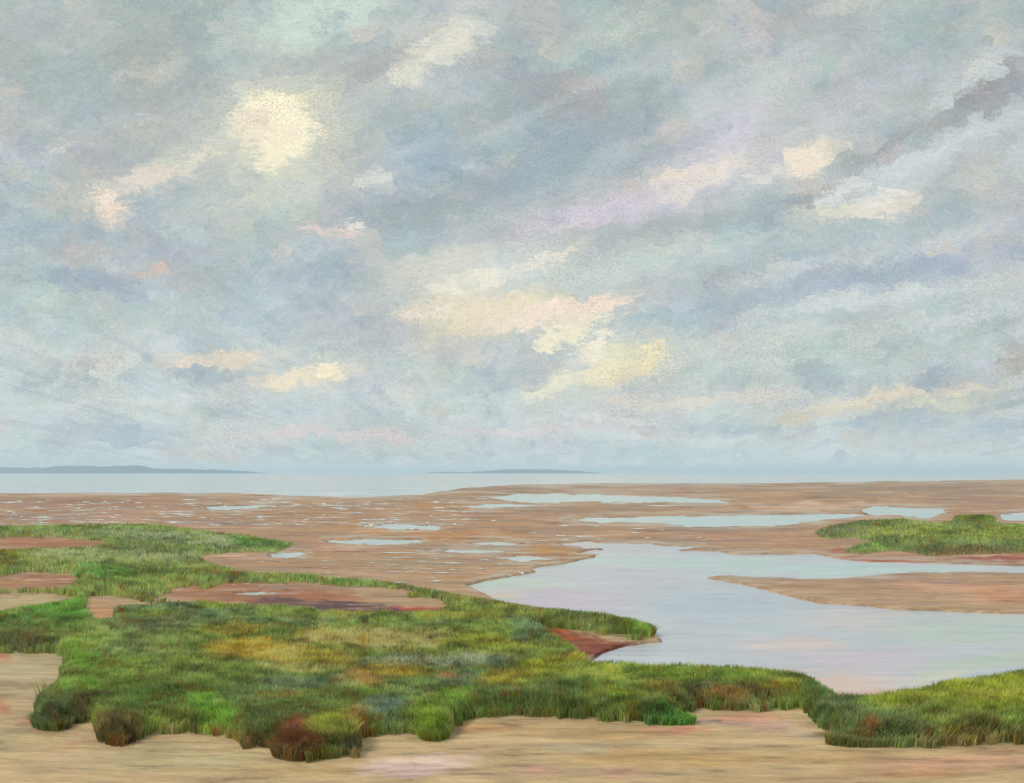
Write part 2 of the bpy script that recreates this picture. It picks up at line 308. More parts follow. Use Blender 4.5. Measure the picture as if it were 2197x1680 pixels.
def mesh_obj(name, V, faces, colors=None, mat=None, smooth=False, parent=None):
    """faces: list of integer arrays, one per face size"""
    me = bpy.data.meshes.new(name)
    me.vertices.add(len(V)); me.vertices.foreach_set('co', np.asarray(V, np.float32).ravel())
    nl = sum(f.size for f in faces); nf = sum(len(f) for f in faces)
    me.loops.add(nl); me.loops.foreach_set('vertex_index', np.concatenate([f.ravel() for f in faces]).astype(np.int32))
    sizes = np.concatenate([np.full(len(f), f.shape[1]) for f in faces])
    me.polygons.add(nf); me.polygons.foreach_set('loop_start', np.concatenate([[0], np.cumsum(sizes)[:-1]]).astype(np.int32))
    me.polygons.foreach_set('loop_total', sizes.astype(np.int32))
    if smooth: me.polygons.foreach_set('use_smooth', np.ones(nf, bool))
    me.update(calc_edges=True)
    if colors is not None:
        at = me.color_attributes.new('tint', 'FLOAT_COLOR', 'POINT')
        at.data.foreach_set('color', np.concatenate([colors, np.ones((len(V), 1))], 1).astype(np.float32).ravel())
    o = bpy.data.objects.new(name, me); COL.objects.link(o)
    if mat: me.materials.append(mat)
    if parent: o.parent = parent
    return o
def tag(o, label=None, cat=None, group=None, kind=None):
    for k, val in (('label', label), ('category', cat), ('group', group), ('kind', kind)):
        if val: o[k] = val
    return o

# ------------------------------------------------------------------ the map of the marsh
G_LEFT = [(-900,1150),(-300,1134),(0,1131),(200,1128),(330,1128),(450,1144),(560,1158),(632,1173),(600,1186),(500,1190),(430,1196),(440,1212),
          (520,1236),(620,1240),(700,1246),(850,1262),(1000,1292),(1180,1324),(1300,1334),(1392,1358),(1404,1372),(1376,1380),(1330,1374),(1250,1362),(1150,1352),
          (1180,1374),(1235,1408),(1262,1432),(1262,1448),(1340,1452),(1400,1450),(1500,1454),(1530,1444),(1600,1441),(1660,1452),(1730,1474),(1768,1506),(1800,1526),(1860,1530),
          (1950,1512),(2050,1489),(2120,1476),(2197,1464),(2500,1440),(3000,1440),
          (3000,1640),(2500,1625),(2197,1610),(2100,1612),(2000,1618),(1900,1612),(1830,1601),(1764,1578),(1735,1548),(1712,1528),(1690,1534),(1600,1538),(1500,1534),(1440,1550),(1480,1562),(1430,1569),
          (1350,1562),(1200,1552),(1100,1548),(1010,1553),(980,1572),(960,1596),(930,1603),(900,1590),(870,1584),(800,1592),(765,1596),(778,1612),(768,1634),(700,1642),(660,1650),(622,1636),(590,1612),(520,1618),(500,1594),
          (400,1582),(320,1588),(260,1612),(214,1605),(196,1560),(150,1562),(118,1582),(84,1560),(70,1532),(110,1500),(128,1470),(136,1425),(120,1410),
          (0,1408),(-300,1420),(-900,1440)]
G_RIGHT = [(1745,1146),(1780,1131),(1850,1120),(1935,1116),(2000,1126),(2040,1121),(2050,1110),(2130,1110),(2145,1126),(2197,1130),(2500,1135),(3000,1140),(3000,1190),(2500,1192),
           (2197,1190),(2100,1193),(2000,1197),(1920,1184),(1850,1193),(1810,1187),(1840,1174),(1885,1167),(1830,1158),(1770,1160)]
GAPS = [ # bare places inside the grass
 ([(-900,1162),(0,1156),(120,1158),(228,1166),(205,1178),(60,1183),(0,1188),(-900,1195)], 'a'),
 ([(10,1240),(60,1232),(150,1234),(175,1252),(140,1272),(40,1276),(-300,1280),(-300,1250)], 'b'),
 ([(-900,1282),(0,1278),(90,1276),(170,1288),(160,1300),(100,1310),(40,1322),(0,1330),(-900,1340)], 'c'),
 ([(186,1288),(240,1284),(330,1300),(420,1304),(330,1312),(244,1318),(240,1345),(210,1350),(182,1330)], 'd'),
 ([(330,1296),(370,1270),(480,1256),(600,1252),(720,1256),(860,1276),(980,1306),(950,1328),(840,1332),(700,1330),(580,1318),(500,1312),(400,1308)], 'e'),
 ([(1160,1362),(1230,1370),(1320,1382),(1390,1388),(1320,1394),(1270,1420),(1248,1428),(1210,1398)], 'f'),
]
W_MAIN = [(1000,1258),(1060,1244),(1130,1232),(1220,1214),(1330,1198),(1500,1192),(1750,1190),(1830,1204),(2000,1210),(2197,1216),(3000,1230),(3000,1450),(2500,1446),
          (2197,1472),(2050,1495),(1950,1512),(1860,1528),(1800,1514),(1768,1500),(1730,1484),(1620,1470),(1500,1470),(1300,1460),(1255,1432),(1290,1404),(1340,1388),(1420,1378),(1396,1352),(1300,1334),(1180,1320),(1080,1300),(1040,1276)]
SANDBAR = [(1515,1241),(1560,1236),(1640,1240),(1720,1245),(1800,1243),(1880,1236),(1960,1230),(2080,1229),(2197,1232),(3000,1245),(3000,1330),(2197,1318),(2080,1315),(1960,1310),(1850,1301),(1750,1295),(1690,1278),(1600,1256)]
POOLS = [
 ('long', [(1208,1116),(1330,1110),(1560,1107),(1800,1103),(1860,1104),(1790,1114),(1660,1130),(1520,1133),(1400,1123),(1290,1122)]),
 ('far', [(1040,1068),(1120,1061),(1250,1060),(1360,1064),(1540,1072),(1560,1078),(1380,1079),(1240,1077),(1120,1078)]),
 ('inlet', [(1846,1096),(1880,1087),(1940,1090),(2020,1092),(2030,1100),(1990,1112),(1930,1106),(1880,1106)]),
 ('edge', [(2146,1104),(2200,1100),(2600,1098),(2600,1122),(2200,1120),(2150,1116)]),
 ('link', [(1140,1222),(1220,1208),(1300,1188),(1400,1182),(1540,1184),(1620,1194),(1330,1208),(1240,1222),(1160,1230)]),
 ('wet', [(1190,1168),(1260,1164),(1400,1170),(1510,1174),(1440,1184),(1330,1192),(1240,1188),(1290,1180)]),
 ('streak1', [(775,1130),(840,1125),(960,1131),(930,1138),(850,1137)]),
 ('streak2', [(694,1162),(760,1158),(900,1160),(912,1166),(800,1170),(730,1168)]),
 ('streak3', [(573,1192),(600,1187),(650,1188),(662,1192),(620,1197),(585,1197)]),
 ('streak4', [(440,1090),(480,1087),(620,1083),(560,1089),(500,1093),(450,1093)]),
 ('streak5', [(975,1086),(1060,1082),(1180,1084),(1120,1088),(1010,1089)]),
 ('streak6', [(900,1184),(980,1181),(1100,1183),(1060,1187),(960,1187)]),
 ('streak7', [(1000,1166),(1060,1163),(1130,1168),(1080,1172)]),
 ('streak8', [(450,1280),(560,1272),(640,1272),(560,1279)]),
 ('streak9', [(1060,1198),(1120,1194),(1190,1200),(1120,1206)]),
]
SHORE = [(-900,1060),(0,1058),(300,1057),(500,1058),(650,1064),(800,1066),(900,1061),(990,1048),(1098,1040),(1300,1037),(1600,1037),(1900,1033),(2197,1029),(3100,1026)]

def grass_field(px, py):
    d = np.maximum(sdist(G_LEFT, px, py), sdist(G_RIGHT, px, py, 1.4))
    gr = (fbm(px / 55, py / 9, 151) - .5) * 26 + (fbm(px / 18, py / 5, 155) - .5) * 8
    for q, _ in GAPS: d = np.minimum(d, -sdist(q, px, py) + (gr if _ in 'ef' else gr * .35))
    return d
def water_field(px, py):
    rag = (fbm(px / 22, py / 6, 21) - .5) * 5 + (fbm(px / 90, py / 16, 25) - .5) * 6
    d = np.minimum(sdist(W_MAIN, px, py), -sdist(SANDBAR, px, py) + rag * .3) + rag * .5
    for _, q in POOLS: d = np.maximum(d, sdist(q, px, py) + rag * .4 + (fbm(px / 34, py / 2.2, 29) - .5) * 7)
    sh = np.interp(px, [s[0] for s in SHORE], [s[1] for s in SHORE])
    return np.maximum(d, sh - py + rag * .25 + (fbm(px / 60, py / 2, 33) - .5) * 2.5)
def height(px, py, wf=None, gf=None):
    wf = water_field(px, py) if wf is None else wf
    gf = grass_field(px, py) if gf is None else gf
    X, Y = ground(px, py)
    land = 0.07 + 0.05 * fbm(X / 6, Y / 9, 31) + 0.012 * (fbm(X * 1.2, Y * 5, 35) - .5)
    gg = np.clip(gf / 14, 0, 1); gg = gg * gg * (3 - 2 * gg)
    land = land + gg * (0.08 + 0.22 * fbm(X / 2.2, Y / 3.2, 41))
    t = np.clip((wf + 1.2) / 2.4, 0, 1)
    return land * (1 - t) - 0.12 * t

SAND_STOPS = [(1020,(176,150,128)),(1060,(176,148,124)),(1100,(177,145,121)),(1180,(178,146,120)),(1260,(180,152,125)),(1400,(190,170,140)),(1560,(198,176,142)),(1690,(196,174,140))]
SAND_BLOBS = [
 (1700,1090,260,10,-2,(206,178,160),.8),(1900,1050,400,12,0,(170,147,126),.7),(1400,1095,200,8,0,(168,142,122),.7),(1600,1155,240,14,0,(182,146,124),.8),(1700,1180,100,8,0,(190,150,128),.6),
 (1300,1050,300,8,0,(176,156,142),.6),(200,1080,300,14,0,(168,134,112),.7),(120,1105,260,10,0,(178,150,130),.6),(600,1110,200,12,3,(172,138,112),.7),(850,1140,130,12,3,(194,146,100),.9),(960,1090,140,8,2,(178,140,104),.6),
 (1000,1150,120,10,0,(186,142,104),.8),(760,1175,90,7,0,(202,166,146),.8),(720,1170,60,6,0,(196,150,120),.6),(1150,1185,90,8,0,(190,146,100),.8),(1300,1198,90,8,0,(186,150,104),.7),(900,1215,200,16,3,(178,154,128),.8),(600,1212,120,10,4,(176,142,112),.7),
 (500,1196,60,6,0,(208,176,164),.7),(1090,1180,60,8,0,(170,160,150),.6),(1000,1240,120,8,0,(184,148,112),.6),(1010,1225,70,10,0,(190,162,140),.5),
 (1900,1270,300,30,4,(180,152,128),.6),(2080,1262,160,16,2,(206,160,134),.7),(2160,1285,90,12,0,(196,140,108),.6),(1650,1256,120,12,4,(176,148,124),.8),(1930,1245,120,10,0,(170,144,130),.7),
 (120,1170,150,12,3,(166,116,86),1.0),(90,1254,110,16,0,(164,118,92),1.0),(80,1300,130,20,0,(186,172,134),.9),(215,1318,50,26,0,(188,146,108),.8),
 (560,1280,230,24,3,(166,116,90),1.0),(440,1272,90,16,-10,(170,122,94),.7),(690,1306,150,12,4,(104,74,76),1.3),(790,1314,110,12,4,(96,66,70),1.2),(900,1316,70,8,4,(172,92,74),.9),
 (1240,1380,120,18,14,(140,78,54),1.1),(1180,1352,60,6,20,(190,100,60),.8),(1300,1400,90,12,0,(126,66,54),.8),(1370,1390,70,6,0,(150,100,92),.7),
 (60,1450,90,50,0,(192,178,148),.8),(10,1525,24,20,0,(196,112,86),.5),(6,1415,16,12,0,(196,110,84),.6),(60,1600,160,30,0,(190,172,136),.6),(90,1560,70,8,10,(176,120,90),.5),(150,1610,60,12,-20,(196,150,124),.4),
 (400,1640,260,30,0,(190,178,142),.6),(640,1670,200,14,0,(186,160,120),.5),(1000,1575,110,12,0,(206,168,126),1.0),(900,1655,130,22,-5,(218,198,188),.9),(880,1670,60,12,0,(206,178,176),.8),
 (1300,1585,240,16,0,(196,166,126),.7),(1250,1620,100,14,5,(190,176,150),.6),(1450,1578,70,8,0,(206,150,128),.7),(1600,1552,90,10,0,(212,164,142),.8),(1560,1562,90,6,0,(184,160,156),.7),(1660,1570,60,14,0,(208,172,158),.7),(1740,1590,40,10,20,(206,186,166),.6),
 (1450,1640,240,22,0,(192,164,122),.9),(1330,1672,60,14,0,(216,172,152),.6),(1150,1668,60,14,0,(208,160,150),.5),(1800,1640,160,16,0,(194,166,124),.7),(2050,1650,200,18,0,(204,166,140),.9),(2150,1625,70,10,0,(160,120,104),.5),(1960,1672,160,10,0,(190,150,120),.6),
 (1660,1518,60,8,0,(196,180,156),.5),(1840,1508,90,8,0,(196,150,130),.8),(1830,1490,70,12,0,(216,196,180),.7),(1880,1205,140,7,3,(176,110,88),.7),(2140,1200,100,7,0,(160,90,76),.8),(1790,1186,60,6,0,(150,80,60),.6)]
GRASS_STOPS = [(1100,(98,122,62)),(1200,(108,132,78)),(1300,(106,128,66)),(1400,(104,126,60)),(1500,(96,122,56)),(1620,(88,108,48))]
GRASS_BLOBS = [
 (150,1135,160,10,0,(110,138,84),.8),(400,1165,170,14,4,(118,140,106),.9),(560,1172,80,12,5,(84,124,58),1.0),(250,1205,220,16,0,(128,146,104),.9),(230,1244,70,14,0,(80,132,62),.9),(110,1200,60,14,0,(140,156,112),.6),(10,1200,24,40,0,(104,110,36),.9),
 (350,1230,140,14,5,(116,134,80),.8),(560,1242,160,8,3,(124,138,70),.8),(720,1252,120,8,5,(108,146,76),1.0),(930,1280,120,10,12,(94,116,66),.8),(1040,1310,100,14,10,(116,128,70),.8),(1140,1330,80,14,10,(126,136,64),.8),
 (1260,1345,90,9,6,(90,116,66),.9),(1370,1360,40,14,0,(96,132,48),.9),(860,1330,150,10,0,(118,130,62),.6),
 (100,1345,90,30,0,(74,126,50),1.0),(150,1320,50,24,0,(80,134,48),1.0),(30,1370,70,24,0,(84,112,60),.8),(40,1398,90,10,0,(82,88,62),.9),
 (330,1320,120,16,0,(98,122,96),.8),(480,1318,60,14,0,(134,152,44),.9),(450,1350,130,20,-10,(96,120,86),.8),(560,1370,110,14,0,(86,112,76),.7),(300,1370,120,22,0,(108,124,90),.7),
 (590,1330,70,14,0,(110,136,72),.8),(770,1340,90,10,-10,(156,152,40),1.1),(850,1332,70,8,0,(150,142,50),.9),(680,1360,100,14,0,(100,124,90),.6),(1000,1345,110,12,0,(128,136,52),.9),(930,1365,100,10,0,(94,118,80),.7),
 (500,1380,70,12,0,(136,128,34),.9),(530,1428,90,26,0,(150,126,30),1.1),(610,1440,60,22,0,(192,148,70),1.0),(680,1400,50,18,0,(168,144,84),.8),(700,1450,70,26,0,(134,128,40),.9),(640,1470,110,14,0,(134,136,84),.7),(560,1412,20,10,0,(198,116,36),.8),
 (850,1405,120,24,0,(156,150,96),1.1),(780,1400,60,20,0,(166,148,96),.8),(1050,1412,110,20,0,(124,136,44),1.0),(960,1438,170,6,0,(126,138,70),.7),(960,1454,190,13,0,(122,136,118),1.2),(1080,1458,90,12,0,(100,124,106),.9),
 (1150,1375,70,20,15,(84,110,82),1.0),(1210,1400,50,24,30,(104,128,44),.9),(1130,1400,50,14,0,(70,96,74),.7),
 (200,1440,70,40,0,(92,134,44),1.0),(300,1420,120,30,0,(102,124,74),.8),(200,1500,110,30,-20,(96,128,46),.9),(300,1490,90,30,0,(110,134,60),.8),(400,1470,80,26,0,(112,132,62),.7),
 (130,1540,70,26,0,(82,106,62),1.0),(120,1572,60,12,0,(68,84,56),.9),(180,1545,30,30,0,(84,76,48),.7),(350,1540,100,30,0,(86,118,54),.8),(460,1560,40,44,0,(88,140,40),1.0),(440,1600,60,10,0,(140,104,44),.7),(250,1596,60,22,0,(92,80,44),1.0),(390,1580,60,10,0,(104,110,50),.6),
 (540,1530,80,34,0,(92,114,70),.8),(650,1505,100,18,0,(96,122,96),.9),(620,1535,60,10,0,(148,126,60),.6),(560,1590,60,24,0,(86,104,58),.8),(530,1618,40,12,0,(104,84,52),1.0),(470,1600,30,14,0,(104,88,48),.7),
 (780,1490,50,24,0,(150,112,60),.8),(850,1478,70,16,0,(148,130,34),1.0),(740,1500,40,14,0,(140,140,90),.6),(1000,1500,90,26,0,(92,118,94),.8),(880,1520,60,28,0,(98,122,76),.8),(820,1560,60,22,0,(84,108,104),.9),(700,1560,100,22,0,(102,128,66),.8),
 (640,1620,60,22,0,(118,62,42),1.15),(650,1600,30,14,0,(140,70,56),.7),(715,1600,50,30,0,(122,132,36),1.0),(765,1590,24,30,0,(124,92,40),.9),(770,1630,30,10,0,(74,82,54),.9),(930,1580,40,26,0,(104,132,40),1.0),(960,1560,50,20,0,(90,120,44),.8),(1000,1530,40,14,0,(96,134,40),.6),
 (960,1490,30,8,0,(180,110,60),.5),(1080,1500,60,26,0,(128,124,40),.8),(1180,1470,90,24,0,(128,138,36),1.0),(1100,1490,60,10,0,(140,116,40),.5),(1230,1445,60,8,0,(140,130,40),.8),(1300,1480,90,20,10,(124,144,48),.9),(1150,1530,140,16,0,(82,106,60),.8),(1280,1540,90,14,0,(88,112,50),.7),
 (1380,1450,90,14,0,(84,134,46),1.0),(1440,1480,110,26,0,(104,134,46),.8),(1330,1530,60,14,0,(116,134,40),.7),(1440,1560,60,10,0,(64,118,46),1.1),(1430,1520,50,22,0,(122,116,44),.7),(1500,1520,60,12,0,(84,90,60),.8),
 (1560,1440,90,16,0,(80,108,54),.9),(1660,1465,90,22,15,(78,112,50),.9),(1600,1490,110,22,0,(100,128,46),.9),(1620,1522,80,10,0,(94,86,54),.9),(1550,1524,60,8,0,(140,100,50),.5),(1690,1510,50,10,0,(134,134,36),.9),(1600,1540,60,8,0,(84,100,80),.6),
 (1780,1520,70,26,20,(84,116,58),.9),(1850,1560,120,32,0,(88,114,78),.9),(1780,1580,60,16,0,(78,108,66),.7),(1960,1500,130,18,-12,(92,120,58),.9),(2050,1510,90,20,-12,(116,134,50),.8),(1930,1545,90,26,0,(122,138,34),.8),(2120,1520,120,60,0,(124,138,28),1.2),(2150,1470,90,14,-8,(96,134,34),1.0),
 (1950,1600,120,18,0,(88,108,62),.9),(2060,1590,90,20,0,(108,124,44),.7),(1860,1600,26,14,0,(130,70,44),.6),(2100,1612,120,7,0,(120,104,52),.7),
 (1790,1140,90,18,-8,(84,106,66),1.0),(1900,1120,60,8,0,(94,124,60),.8),(2000,1150,160,14,0,(116,134,56),.8),(2100,1120,60,10,0,(96,118,48),.9),(2160,1150,60,16,0,(112,134,46),.8),(1960,1186,150,12,0,(78,98,62),1.0),(1870,1182,70,8,0,(92,126,66),.9),(2100,1190,120,7,0,(88,84,52),.8)]
ALB_SAND, ALB_GRASS = 0.88, 2.7

# ------------------------------------------------------------------ materials
def new_mat(name):
    m = bpy.data.materials.new(name); m.use_nodes = True; return m, NT(m.node_tree)
def out(k, sh, vol=None):
    k.n('ShaderNodeOutputMaterial', ins={0: sh} if vol is None else {1: vol})

mud, k = new_mat('wet_sand')
at = k.n('ShaderNodeAttribute', attribute_name='tint').outputs['Color']
pos = k.n('ShaderNodeTexCoord').outputs['Object']
def st(sx_, sy_, off=0): return k.n('ShaderNodeMapping', ins={'Vector': pos, 'Scale': (sx_, sy_, 1), 'Location': (off, off, 0)}).outputs[0]
n1 = k.noise(st(.6, 2.2), 1.0, 5, .58, 1.0); n2 = k.noise(st(2.6, 8, 5), 1.0, 3, .6, .6); n3 = k.noise(st(.12, .5, 9), 1.0, 6, .6, .5); n4 = k.noise(st(40, 40), 1.0, 2, .5); n5 = k.noise(st(.03, .17, 3), 1.0, 6, .65, .5)
c = k.mix(k.rng(n1.outputs[0], .52, .64, 0, .45), at, (1.14, 1.15, 1.16), 'MULTIPLY')
c = k.mix(k.rng(n1.outputs[0], .48, .36, 0, .45), c, (.82, .79, .76), 'MULTIPLY')
c = k.mix(k.rng(n3.outputs[0], .56, .68, 0, .40), c, (1.10, .92, .76), 'MULTIPLY')
c = k.mix(k.rng(n3.outputs[0], .44, .34, 0, .30), c, (.90, .95, 1.02), 'MULTIPLY')
c = k.mix(k.rng(n2.outputs[0], .64, .72, 0, .35), c, (1.08, .76, .66), 'MULTIPLY')
sc = k.n('ShaderNodeVectorMath', operation='SCALE', ins={0: c})
k.t.links.new(k.m('ADD', .65, k.m('ADD', k.m('MULTIPLY', n2.outputs[0], .25), k.m('MULTIPLY', n4.outputs[0], .50))), sc.inputs['Scale'])
hgt = k.m('ADD', k.m('MULTIPLY', n1.outputs[0], .5), k.m('MULTIPLY', n2.outputs[0], .22))
bp = k.n('ShaderNodeBump', ins={'Strength': 1.0, 'Distance': 1.2, 'Height': k.m('ADD', k.m('MULTIPLY', n5.outputs[0], .7), k.m('ADD', k.m('MULTIPLY', n3.outputs[0], .35), k.m('MULTIPLY', hgt, .16)))})
pr = k.n('ShaderNodeBsdfPrincipled', ins={'Base Color': sc.outputs[0], 'Roughness': k.rng(n1.outputs[0], .35, .65, .42, .72), 'Normal': bp.outputs[0], 'Specular IOR Level': .25})
out(k, pr.outputs[0])

def water_mat(name, tint_a, tint_b, rough, wave, wscale, spec=1.0):
    m, k = new_mat(name)
    pos = k.n('ShaderNodeTexCoord').outputs['Object']
    def st(sx_, sy_, off=0): return k.n('ShaderNodeMapping', ins={'Vector': pos, 'Scale': (sx_, sy_, 1), 'Location': (off, off, 0)}).outputs[0]
    a = k.noise(st(.11, .22), 1.0, 6, .62, .8); b = k.noise(st(.8 * wscale, 3.2 * wscale), 1.0, 6, .6, .5); d = k.noise(st(.25 * wscale, 1.1 * wscale, 7), 1.0, 5, .6, .4)
    if tint_a is None: c = k.n('ShaderNodeAttribute', attribute_name='tint').outputs['Color']
    else: c = k.mix(k.rng(a.outputs[0], .42, .60), tint_a, tint_b)
    c = k.mix(k.rng(d.outputs[0], .54, .66, 0, .45), c, lin((200, 200, 206)))
    c = k.mix(k.rng(d.outputs[0], .46, .34, 0, .4), c, lin((160, 180, 188)))
    c = k.mix(k.rng(b.outputs[0], .58, .70, 0, .25), c, lin((220, 216, 216)))
    bp = k.n('ShaderNodeBump', ins={'Strength': wave, 'Distance': .05, 'Height': k.m('ADD', b.outputs[0], d.outputs[0])})
    pr = k.n('ShaderNodeBsdfPrincipled', ins={'Base Color': c, 'Roughness': rough, 'IOR': 1.33, 'Specular IOR Level': spec, 'Normal': bp.outputs[0]})
    out(k, pr.outputs[0]); return m
M_pool = water_mat('silty_pool_water', None, None, .22, .5, .7, .38)
M_far = water_mat('shallow_pool_water', lin((170, 200, 196)), lin((188, 202, 204)), .2, .25, .4, .8)
M_sea = water_mat('sea_water', lin((162, 186, 196)), lin((218, 222, 220)), .2, .6, .012)
M_gleam = water_mat('water_film_painted_glint', lin((232, 234, 226)), lin((240, 238, 228)), .2, .2, .4)  # near-white base colour stands in for light glinting on the water

M_grass, k = new_mat('marsh_grass')
at = k.n('ShaderNodeAttribute', attribute_name='tint').outputs['Color']
df = k.n('ShaderNodeBsdfPrincipled', ins={'Base Color': at, 'Roughness': .5, 'Specular IOR Level': .35})
tr = k.n('ShaderNodeBsdfTranslucent', ins={0: at})
out(k, k.n('ShaderNodeMixShader', ins={0: .42, 1: df.outputs[0], 2: tr.outputs[0]}).outputs[0])

M_isle, k = new_mat('island_slopes')
pos = k.n('ShaderNodeTexCoord').outputs['Object']
n1 = k.noise(pos, .006, 5, .6)
out(k, k.n('ShaderNodeBsdfPrincipled', ins={'Base Color': k.ramp(n1.outputs[0], [(.35, (.02, .06, .12)), (.65, (.045, .085, .14))]), 'Roughness': .9}).outputs[0])  # blue of the distance haze is partly put into the base colour

# ------------------------------------------------------------------ ground, sea, pools
pyr = np.concatenate([np.arange(1019, 1040, 1.0), np.arange(1040, 1320, 1.3), np.arange(1320, 1700, 2.6), np.geomspace(1700, 9000, 26)])
pxc = np.concatenate([np.geomspace(9000, 3000, 14) * -1 + 0, np.arange(-2900, -40, 40), np.arange(-40, 2240, 4.5), np.arange(2240, 5200, 40), np.geomspace(5300, 11000, 12)])
pxc = np.unique(pxc)
PX, PY = np.meshgrid(pxc, pyr); nx, ny = len(pxc), len(pyr)
px, py = PX.ravel(), PY.ravel()
wf = water_field(px, py); gf = grass_field(px, py)
H = height(px, py, wf, gf)
X, Y = ground(px, py)
C = paint(px, py, gradc(py, SAND_STOPS), SAND_BLOBS)
C = np.clip(C.mean(1)[:, None] + (C - C.mean(1)[:, None]) * 1.12, .01, 1) * np.array([1.07, 1.02, .95]) * ALB_SAND
nr = np.clip((py - 1360) / 120, 0, 1); s1 = fbm(px / 70, py / 2.6, 101, 4) * (1 - nr) + fbm(px / 110, py / 9, 103, 4) * nr; s2 = fbm(px / 150 + py / 60, py / 7, 105, 4); s3 = fbm(px / 40, py / 5, 109, 3)
C = C * (1 + .75 * (s1 - .5) + .35 * (s2 - .5))[:, None]
def lay(C, f, k): f = np.clip(f, 0, 1)[:, None]; return C * (1 - f) + lin(k) * ALB_SAND * f
far = np.clip((1500 - py) / 300, .25, 1)
C = lay(C, (s2 - .62) * 4 * far, (194, 146, 100)); C = lay(C, (.40 - s2) * 4.5 * far, (168, 142, 128))
C = lay(C, (s1 - .66) * 6 * far, (214, 180, 160)); C = lay(C, (s3 - .70) * 7 * far, (186, 124, 92)); C = lay(C, (.30 - s1) * 5, (138, 108, 84))
painted_sheen = np.clip(1 - np.abs(wf + 5 + 9 * (s2 - .5)) / 7, 0, 1) * np.clip((1300 - py) / 60, 0, 1) * np.clip((s1 - .36) * 4, 0, 1)
C = lay(C, painted_sheen * .7, (200, 196, 182))  # pale sheen of wet mud painted into the sand colour near water
gt = np.clip(gf / 8 + .2, 0, 1)[:, None] * .85
C = C * (1 - gt) + (paint(px, py, gradc(py, GRASS_STOPS), GRASS_BLOBS) * .8) * gt
idx = np.arange(nx * ny).reshape(ny, nx)
quads = np.stack([idx[:-1, :-1], idx[1:, :-1], idx[1:, 1:], idx[:-1, 1:]], -1).reshape(-1, 4)[:, ::1]
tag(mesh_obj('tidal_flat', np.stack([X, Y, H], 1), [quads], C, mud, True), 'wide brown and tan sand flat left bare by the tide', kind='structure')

def sheet(name, pts, z, mat, label):
    v = [(x, y, z) for x, y in pts]
    me = bpy.data.meshes.new(name); me.from_pydata(v, [], [list(range(len(v)))]); me.update()
    me.materials.append(mat)
    o = bpy.data.objects.new(name, me); COL.objects.link(o)
    if me.polygons[0].normal.z < 0: me.flip_normals()
    return tag(o, label, kind='structure')
sheet('seabed', [(-60000, -60000), (60000, -60000), (60000, 60000), (-60000, 60000)], -2.0, mud, 'sandy bottom under the sea and beyond the flats')
sheet('sea', [(-60000, 150), (60000, 150), (60000, 60000), (-60000, 60000)], 0.0, M_sea, 'flat pale blue sea along the whole horizon')
def wpoly(q, grow):
    a = np.array(q, float); c0 = a.mean(0)
    e = np.roll(a, -1, 0) - np.roll(a, 1, 0); nrm = np.stack([e[:, 1], -e[:, 0]], 1); nrm /= np.linalg.norm(nrm, axis=1)[:, None] + 1e-9
    area = np.sum(a[:, 0] * np.roll(a[:, 1], -1) - np.roll(a[:, 0], -1) * a[:, 1])
    b = a + nrm * grow * (1 if area > 0 else -1); x_, y_ = ground(b[:, 0], b[:, 1])
    return list(zip(x_, y_))
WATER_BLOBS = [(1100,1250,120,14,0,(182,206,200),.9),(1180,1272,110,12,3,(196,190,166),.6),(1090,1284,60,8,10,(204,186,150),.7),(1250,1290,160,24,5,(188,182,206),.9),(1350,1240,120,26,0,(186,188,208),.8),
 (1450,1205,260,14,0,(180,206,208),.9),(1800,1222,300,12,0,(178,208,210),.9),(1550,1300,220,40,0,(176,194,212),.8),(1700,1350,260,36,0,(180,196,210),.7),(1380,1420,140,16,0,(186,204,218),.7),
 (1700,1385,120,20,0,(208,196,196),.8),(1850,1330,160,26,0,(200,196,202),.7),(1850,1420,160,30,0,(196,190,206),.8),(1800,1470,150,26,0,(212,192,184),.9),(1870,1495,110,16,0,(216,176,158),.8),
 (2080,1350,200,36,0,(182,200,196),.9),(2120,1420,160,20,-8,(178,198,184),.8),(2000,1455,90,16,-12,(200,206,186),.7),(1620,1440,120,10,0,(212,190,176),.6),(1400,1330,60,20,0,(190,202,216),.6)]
qx, qy = np.meshgrid(np.concatenate([np.arange(980, 2260, 6.0), np.arange(2280, 3100, 40.0)]), np.arange(1156, 1540, 2.2))
PD = dict(POOLS); ok = np.maximum(np.maximum(sdist(W_MAIN, qx, qy), sdist(PD['link'], qx, qy)), sdist(PD['wet'], qx, qy)) > -9
gi = np.arange(qx.size).reshape(qx.shape); use = ok[:-1, :-1] & ok[1:, :-1] & ok[1:, 1:] & ok[:-1, 1:]
qd = np.stack([gi[:-1, :-1], gi[1:, :-1], gi[1:, 1:], gi[:-1, 1:]], -1)[use]
keep, inv = np.unique(qd, return_inverse=True); qd = inv.reshape(-1, 4)
qx, qy = qx.ravel()[keep], qy.ravel()[keep]; wx_, wy_ = ground(qx, qy)
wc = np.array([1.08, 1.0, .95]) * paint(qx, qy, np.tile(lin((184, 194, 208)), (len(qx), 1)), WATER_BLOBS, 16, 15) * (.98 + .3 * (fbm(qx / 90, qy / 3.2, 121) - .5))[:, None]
tag(mesh_obj('tidal_creek', np.stack([wx_, wy_, np.full(len(qx), .008)], 1), [qd], wc, M_pool), 'broad pale lilac tidal creek curving round the grassy spit', kind='structure')
